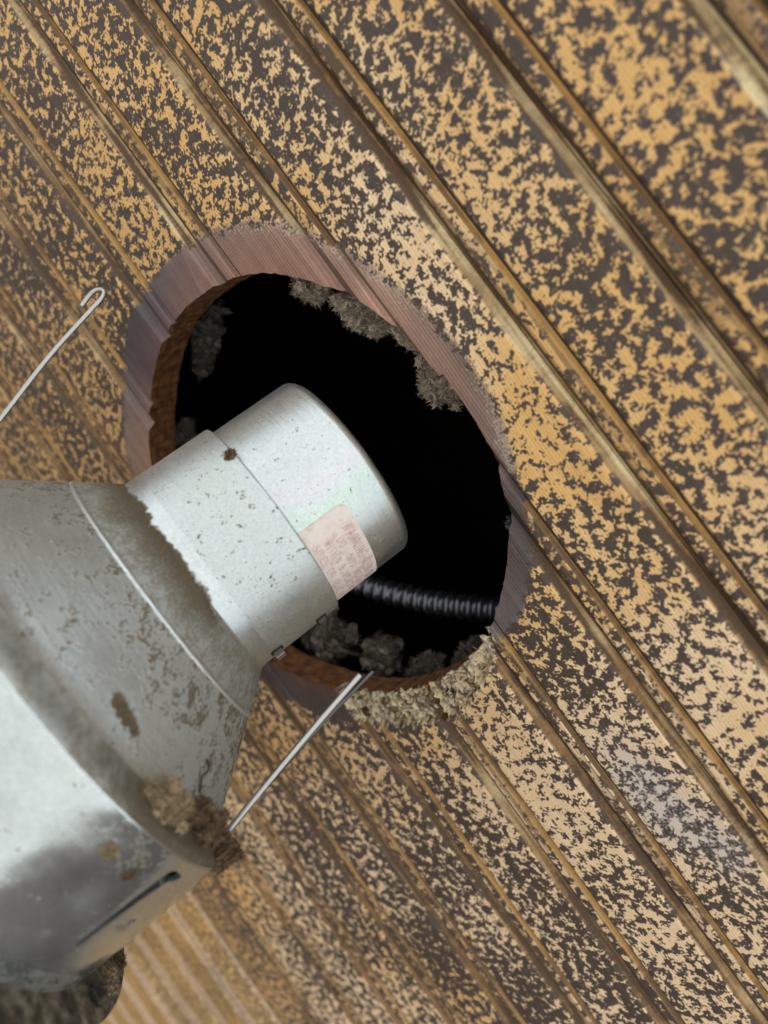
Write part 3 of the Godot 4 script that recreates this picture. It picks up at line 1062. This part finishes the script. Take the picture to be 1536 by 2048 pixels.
	M.wire_dark = simple_mat("dark_wire", Color(0.36, 0.37, 0.37), 0.42, 0.9)  # darker metal for the thin second wire
	M.conduit = simple_mat("galvanised_conduit", Color(0.42, 0.43, 0.47), 0.34, 0.9)
	M.interior_shade = simple_mat("shade_black", Color(0.08, 0.08, 0.08), 0.8)
	M.tab = simple_mat("tab_steel", Color(0.66, 0.64, 0.62), 0.45, 0.85)
	M.diffuser = simple_mat("frosted_diffuser", Color(0.85, 0.85, 0.83), 0.5)
	M.thread = simple_mat("black_thread", Color(0.07, 0.065, 0.06), 0.8)

	# the setting, its unseen parts added for the light: ground far below, the soffit's planks, the dark roof space over them
	var gm := PlaneMesh.new()
	gm.size = Vector2(60, 60)
	var ground := put("ground", gm, self, [M.ground])
	ground.position = Vector3(0, -2.4, 0)
	tag(ground, "", "", "", "structure")
	var soffit := Node3D.new()
	soffit.name = numbered("soffit")
	add_child(soffit)
	tag(soffit, "", "", "", "structure")
	for n in range(-54, 17):
		plank(n, soffit, VLO, VHI, n < -6 or n > 5)
	var ul := OFF + (-54 + SEAM) * PITCH
	var ur := OFF + (17 + SEAM) * PITCH
	var shell := Geo.new()
	var box := func(a: Vector3, b: Vector3) -> void:
		var c := [Vector3(a.x, a.y, a.z), Vector3(b.x, a.y, a.z), Vector3(b.x, b.y, a.z), Vector3(a.x, b.y, a.z), Vector3(a.x, a.y, b.z), Vector3(b.x, a.y, b.z), Vector3(b.x, b.y, b.z), Vector3(a.x, b.y, b.z)]
		for q in [[0, 1, 2, 3, Vector3(0, 0, signf(a.z - b.z))], [4, 5, 6, 7, Vector3(0, 0, signf(b.z - a.z))], [0, 1, 5, 4, Vector3.DOWN], [3, 2, 6, 7, Vector3.UP], [0, 3, 7, 4, Vector3.LEFT], [1, 2, 6, 5, Vector3.RIGHT]]:
			shell.quad(c[q[0]], c[q[1]], c[q[2]], c[q[3]], q[4])
	var wm := BoxMesh.new()
	wm.size = Vector3(0.12, 2.38, (VHI - VLO) * R)
	var wall := put("added_shade_wall", wm, self, [M.wall])  # unseen wall, added to darken reflections on the lamp
	wall.position = Vector3(ul * R + 0.05, -1.20, 0)
	tag(wall, "", "", "", "structure")
	var em := BoxMesh.new()
	em.size = Vector3((ur - ul) * R - 0.13, 2.38, 0.12)
	var added_end_wall := put("added_shade_wall", em, self, [M.wall])  # second unseen wall, added to shade the cap and can
	added_end_wall.position = Vector3((ul + ur) * 0.5 * R + 0.065, -1.20, -VHI * R + 0.05)
	tag(added_end_wall, "", "", "", "structure")
	var zt := THICK + 0.01
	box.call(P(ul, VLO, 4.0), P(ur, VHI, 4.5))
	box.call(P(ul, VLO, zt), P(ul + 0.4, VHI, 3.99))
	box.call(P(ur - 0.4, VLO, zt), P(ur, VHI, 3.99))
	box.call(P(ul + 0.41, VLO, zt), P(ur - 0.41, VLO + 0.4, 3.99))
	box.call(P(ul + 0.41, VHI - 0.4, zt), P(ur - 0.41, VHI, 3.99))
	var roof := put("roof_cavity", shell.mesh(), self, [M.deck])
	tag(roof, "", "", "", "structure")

	# torn wood on the hole's edge
	rng.seed = 21
	var sp := Geo.new()
	for k in 60:
		var deg := rng.randf_range(64.0, 124.0)
		var lim := ctl(damage_table, deg)
		var rad := lerpf(rim(deg) - 0.005, lim + 0.012, pow(rng.randf(), 0.8))
		var u := rad * cos(deg_to_rad(deg))
		var v := rad * sin(deg_to_rad(deg))
		var l := rng.randf_range(0.012, 0.05)
		var w := rng.randf_range(0.003, 0.011)
		var ang := rng.randfn(0.0, 0.35)
		var dir := Vector3(sin(ang), rng.randf_range(-0.4, 0.2), -cos(ang) * (1.0 if rng.randf() > 0.3 else -1.0)).normalized()
		var base := P(u, v, torn(u, v) + 0.008)
		var side := dir.cross(Vector3(rng.randfn() * 0.4, 1, rng.randfn() * 0.4)).normalized() * w * R
		var mid := base + dir * l * 0.55 * R + Vector3(0, rng.randf_range(-0.01, 0.012), 0) * R
		var tip := base + dir * l * R + Vector3(rng.randfn(), rng.randfn(), rng.randfn()) * 0.008 * R
		var thick := Vector3(0, -0.004 * R, 0)
		sp.quad(base - side, base + side, mid + side * 0.8, mid - side * 0.8, Vector3.DOWN)
		sp.flat(mid - side * 0.8, mid + side * 0.8, tip, Vector3.DOWN)
		sp.quad(base - side, mid - side * 0.8, mid + thick, base + thick, -side)
		sp.quad(base + side, mid + side * 0.8, mid + thick, base + thick, side)
		sp.flat(mid + thick, mid + side * 0.8, tip, Vector3.DOWN)
		sp.flat(mid + thick, mid - side * 0.8, tip, Vector3.DOWN)
	for k in 95:
		var deg := rng.randf_range(65.0, 122.0)
		var rad := lerpf(rim(deg) + 0.005, ctl(damage_table, deg) - 0.012, rng.randf())
		var u := rad * cos(deg_to_rad(deg))
		var v := rad * sin(deg_to_rad(deg))
		var s := rng.randf_range(0.008, 0.024) * R
		var yaw := Basis(Vector3.UP, rng.randfn(0.0, 0.7))
		lump(sp, P(u, v, torn(u, v) + 0.004), yaw * Vector3(s * 0.7, 0, 0), Vector3(0, s * 0.22, 0), yaw * Vector3(0, s * rng.randf_range(-0.3, 0.3), s * rng.randf_range(0.7, 1.7)), 300 + k, 0.75, 14, 9)
	var torn_o := put("torn_wood_fibre", sp.mesh(), soffit, [M.splinter])
	torn_o.set_meta("kind", "stuff")

	build_lamp()

	# conduit in the roof space
	var cp := spline([P(-1.6, -0.6, 0.62), P(-1.05, -0.08, 0.52), P(-0.724, 0.238, 0.5), P(-0.502, 0.452, 0.5), P(-0.334, 0.6, 0.5), P(-0.165, 0.729, 0.5), P(0.003, 0.84, 0.5), P(0.143, 0.927, 0.5), P(0.4, 1.07, 0.5), P(1.0, 1.3, 0.62), P(1.9, 1.6, 1.0)], 900)
	var rib := func(x: float) -> float:
		return 1.0 + 0.17 * sin(x / (0.062 * R) * TAU)
	var conduit := put("flexible_conduit", tube(cp, 0.058 * R, 18, rib).mesh(), self, [M.conduit])
	tag(conduit, "dark ribbed metal conduit running through the roof space behind the hole", "conduit")

	# insulation round the hole
	var ins := "loose insulation round the hole"
	clump("insulation_tuft", P(0.585, -0.70, 0.225), P(0.075, 0, 0), P(0, 0, 0.06), P(0.02, 0.09, 0), 101, 220, 0.0032, M.fluff, "small pale tuft hanging under the upper edge of the hole", "insulation", ins)
	clump("insulation_tuft", P(0.745, -0.43, 0.245), P(0.09, 0.12, 0), P(0, 0, 0.05), P(0.085, -0.04, 0), 102, 420, 0.0034, M.fluff, "widest ragged pale tuft along the upper right edge of the hole", "insulation", ins, 9)
	clump("insulation_tuft", P(0.87, -0.22, 0.24), P(0.05, 0.13, 0), P(0, 0, 0.05), P(0.06, -0.02, 0), 103, 260, 0.003, M.fluff, "thin strip of pale fluff joining the two right-hand tufts", "insulation", ins, 5)
	clump("insulation_tuft", P(0.82, -0.01, 0.24), P(0.075, 0.10, 0), P(0, 0, 0.055), P(0.075, -0.04, 0), 104, 320, 0.0033, M.fluff, "pale crumbly tuft with dangling tip on the right edge of the hole", "insulation", ins, 7)
	clump("insulation_tuft", P(-0.19, -0.99, 0.30), P(0.06, 0.03, 0.03), P(0.0, -0.02, 0.075), P(0.17, -0.09, 0.0), 105, 300, 0.0026, M.sooty, "large grey wad inside the left wall of the hole", "insulation", ins, 6, 0.22)
	clump("insulation_tuft", P(-0.66, -0.76, 0.23), P(0.07, 0, 0.0), P(0, 0, 0.05), P(0, 0.07, 0), 106, 220, 0.003, M.sooty, "small grey tuft just above the lamp's sleeve on the left", "insulation", ins, 5)
	clump("insulation_tuft", P(-0.74, 0.56, 0.26), P(0.20, 0.05, 0), P(0, 0, 0.06), P(-0.05, 0.14, 0), 107, 260, 0.003, M.soot, "flattened brown-grey pad below the lamp's sleeve", "insulation", ins, 6, 0.2)
	clump("insulation_tuft", P(-0.42, 0.78, 0.25), P(0.10, 0.04, 0), P(0, 0, 0.07), P(-0.05, 0.10, 0), 108, 300, 0.0026, M.soot, "sooty lump at the tip of the long straight wire", "insulation", ins, 6, 0.25)
	clump("insulation_tuft", P(-0.2, 0.94, 0.22), P(0.10, 0.0, 0), P(0, 0, 0.05), P(0, 0.06, 0), 109, 380, 0.0034, M.soot, "ragged dark tufts above the torn lower edge of the hole", "insulation", ins, 7)
	clump("insulation_tuft", P(0.09, 0.975, 0.22), P(0.12, -0.02, 0), P(0, 0, 0.045), P(0, 0.05, 0), 110, 380, 0.003, M.soot, "dark fuzzy strip right of the torn edge", "insulation", ins, 7)
	clump("plastic_scrap", P(0.69, 0.60, 0.24), P(0.035, 0.01, 0), P(0, 0, 0.05), P(-0.01, 0.035, 0), 111, 60, 0.0014, M.conduit, "small glinting grey scrap at the right edge of the hole", "scrap", "", 4, 0.3)  # shiny bit of plastic, not an electrical part

	# dust caked on the lamp
	var dg := "caked dust on the lamp"
	var ca := LE1 * R
	clump("dust_clump", LW(-0.795, 53.0, 0.805), AX * 0.05 * R, (LE1 * 0.6 + LE2 * 0.8) * 0.045 * R, (LE1 * -0.8 + LE2 * 0.6) * 0.085 * R, 201, 340, 0.0024, M.dirt, "pale crumbly dust clump on the lamp's shoulder", "dust", dg, 8, 0.4)
	clump("dust_clump", LW(-0.775, 36.0, 0.80), AX * 0.055 * R, (LE1 * 0.8 + LE2 * 0.6) * 0.05 * R, (LE1 * -0.6 + LE2 * 0.8) * 0.075 * R, 202, 340, 0.0024, M.dark_dirt, "brown dust clump beside the foot of the straight wire", "dust", dg, 8, 0.4)
	clump("dust_clump", LW(-0.82, 22.0, 0.855), AX * 0.05 * R, (LE1 * 0.9 + LE2 * 0.4) * 0.05 * R, (LE1 * -0.4 + LE2 * 0.9) * 0.06 * R, 203, 300, 0.0022, M.dark_dirt, "dark dust clump round the foot of the straight wire", "dust", dg, 8, 0.4)
	clump("dust_clump", LW(-0.957, 58.5, 0.882), AX * 0.022 * R, (LE1 * 0.5 + LE2 * 0.85) * 0.010 * R, (LE1 * -0.85 + LE2 * 0.5) * 0.026 * R, 204, 120, 0.0014, M.dirt, "small brown dust scab on the wide can", "dust", dg, 5, 0.45)
	clump("dust_clump", LW(-0.978, 50.0, 0.882), AX * 0.020 * R, (LE1 * 0.65 + LE2 * 0.76) * 0.007 * R, (LE1 * -0.76 + LE2 * 0.65) * 0.012 * R, 205, 60, 0.0012, M.dark_dirt, "thin dark flake above the slot in the wide can", "dust", dg, 4, 0.4)
	clump("dust_clump", LW(-0.015, 129.0, 0.423), AX * 0.020 * R, (LE1 * -0.6 + LE2 * 0.8) * 0.006 * R, (LE1 * -0.8 - LE2 * 0.6) * 0.022 * R, 206, 90, 0.0013, M.dark_dirt, "small brown tuft on the rim of the lamp's sleeve", "dust", dg, 4, 0.4)
	var fd := "debris on the lamp's flange"
	clump("dust_clump", LW(-1.396, 6.0, 0.955), AX * 0.012 * R, LE1 * 0.04 * R, LE2 * 0.06 * R, 211, 160, 0.0018, M.dirt, "pale flattened debris on the right part of the lamp's dirty flange", "dust", fd, 5, 0.5)
	clump("dust_clump", LW(-1.394, 16.0, 0.945), AX * 0.014 * R, LE1 * 0.03 * R, LE2 * 0.04 * R, 212, 160, 0.0018, M.sooty, "sooty debris in the middle of the lamp's dirty flange", "dust", fd, 5, 0.5)
	clump("dust_clump", LW(-1.394, -4.0, 0.97), AX * 0.010 * R, LE1 * 0.025 * R, LE2 * 0.03 * R, 213, 120, 0.0018, M.dark_dirt, "dark crumbs near the outer edge of the lamp's dirty flange", "dust", fd, 5, 0.5)
	var th := put("black_thread", tube(spline([LW(-0.66, 43.0, 0.668), LW(-0.675, 41.2, 0.688), LW(-0.70, 42.0, 0.70), LW(-0.735, 40.0, 0.724)], 24), 0.0035 * R, 6).mesh(), self, [M.thread])
	tag(th, "short black bent thread lying on the lamp's cone", "thread")
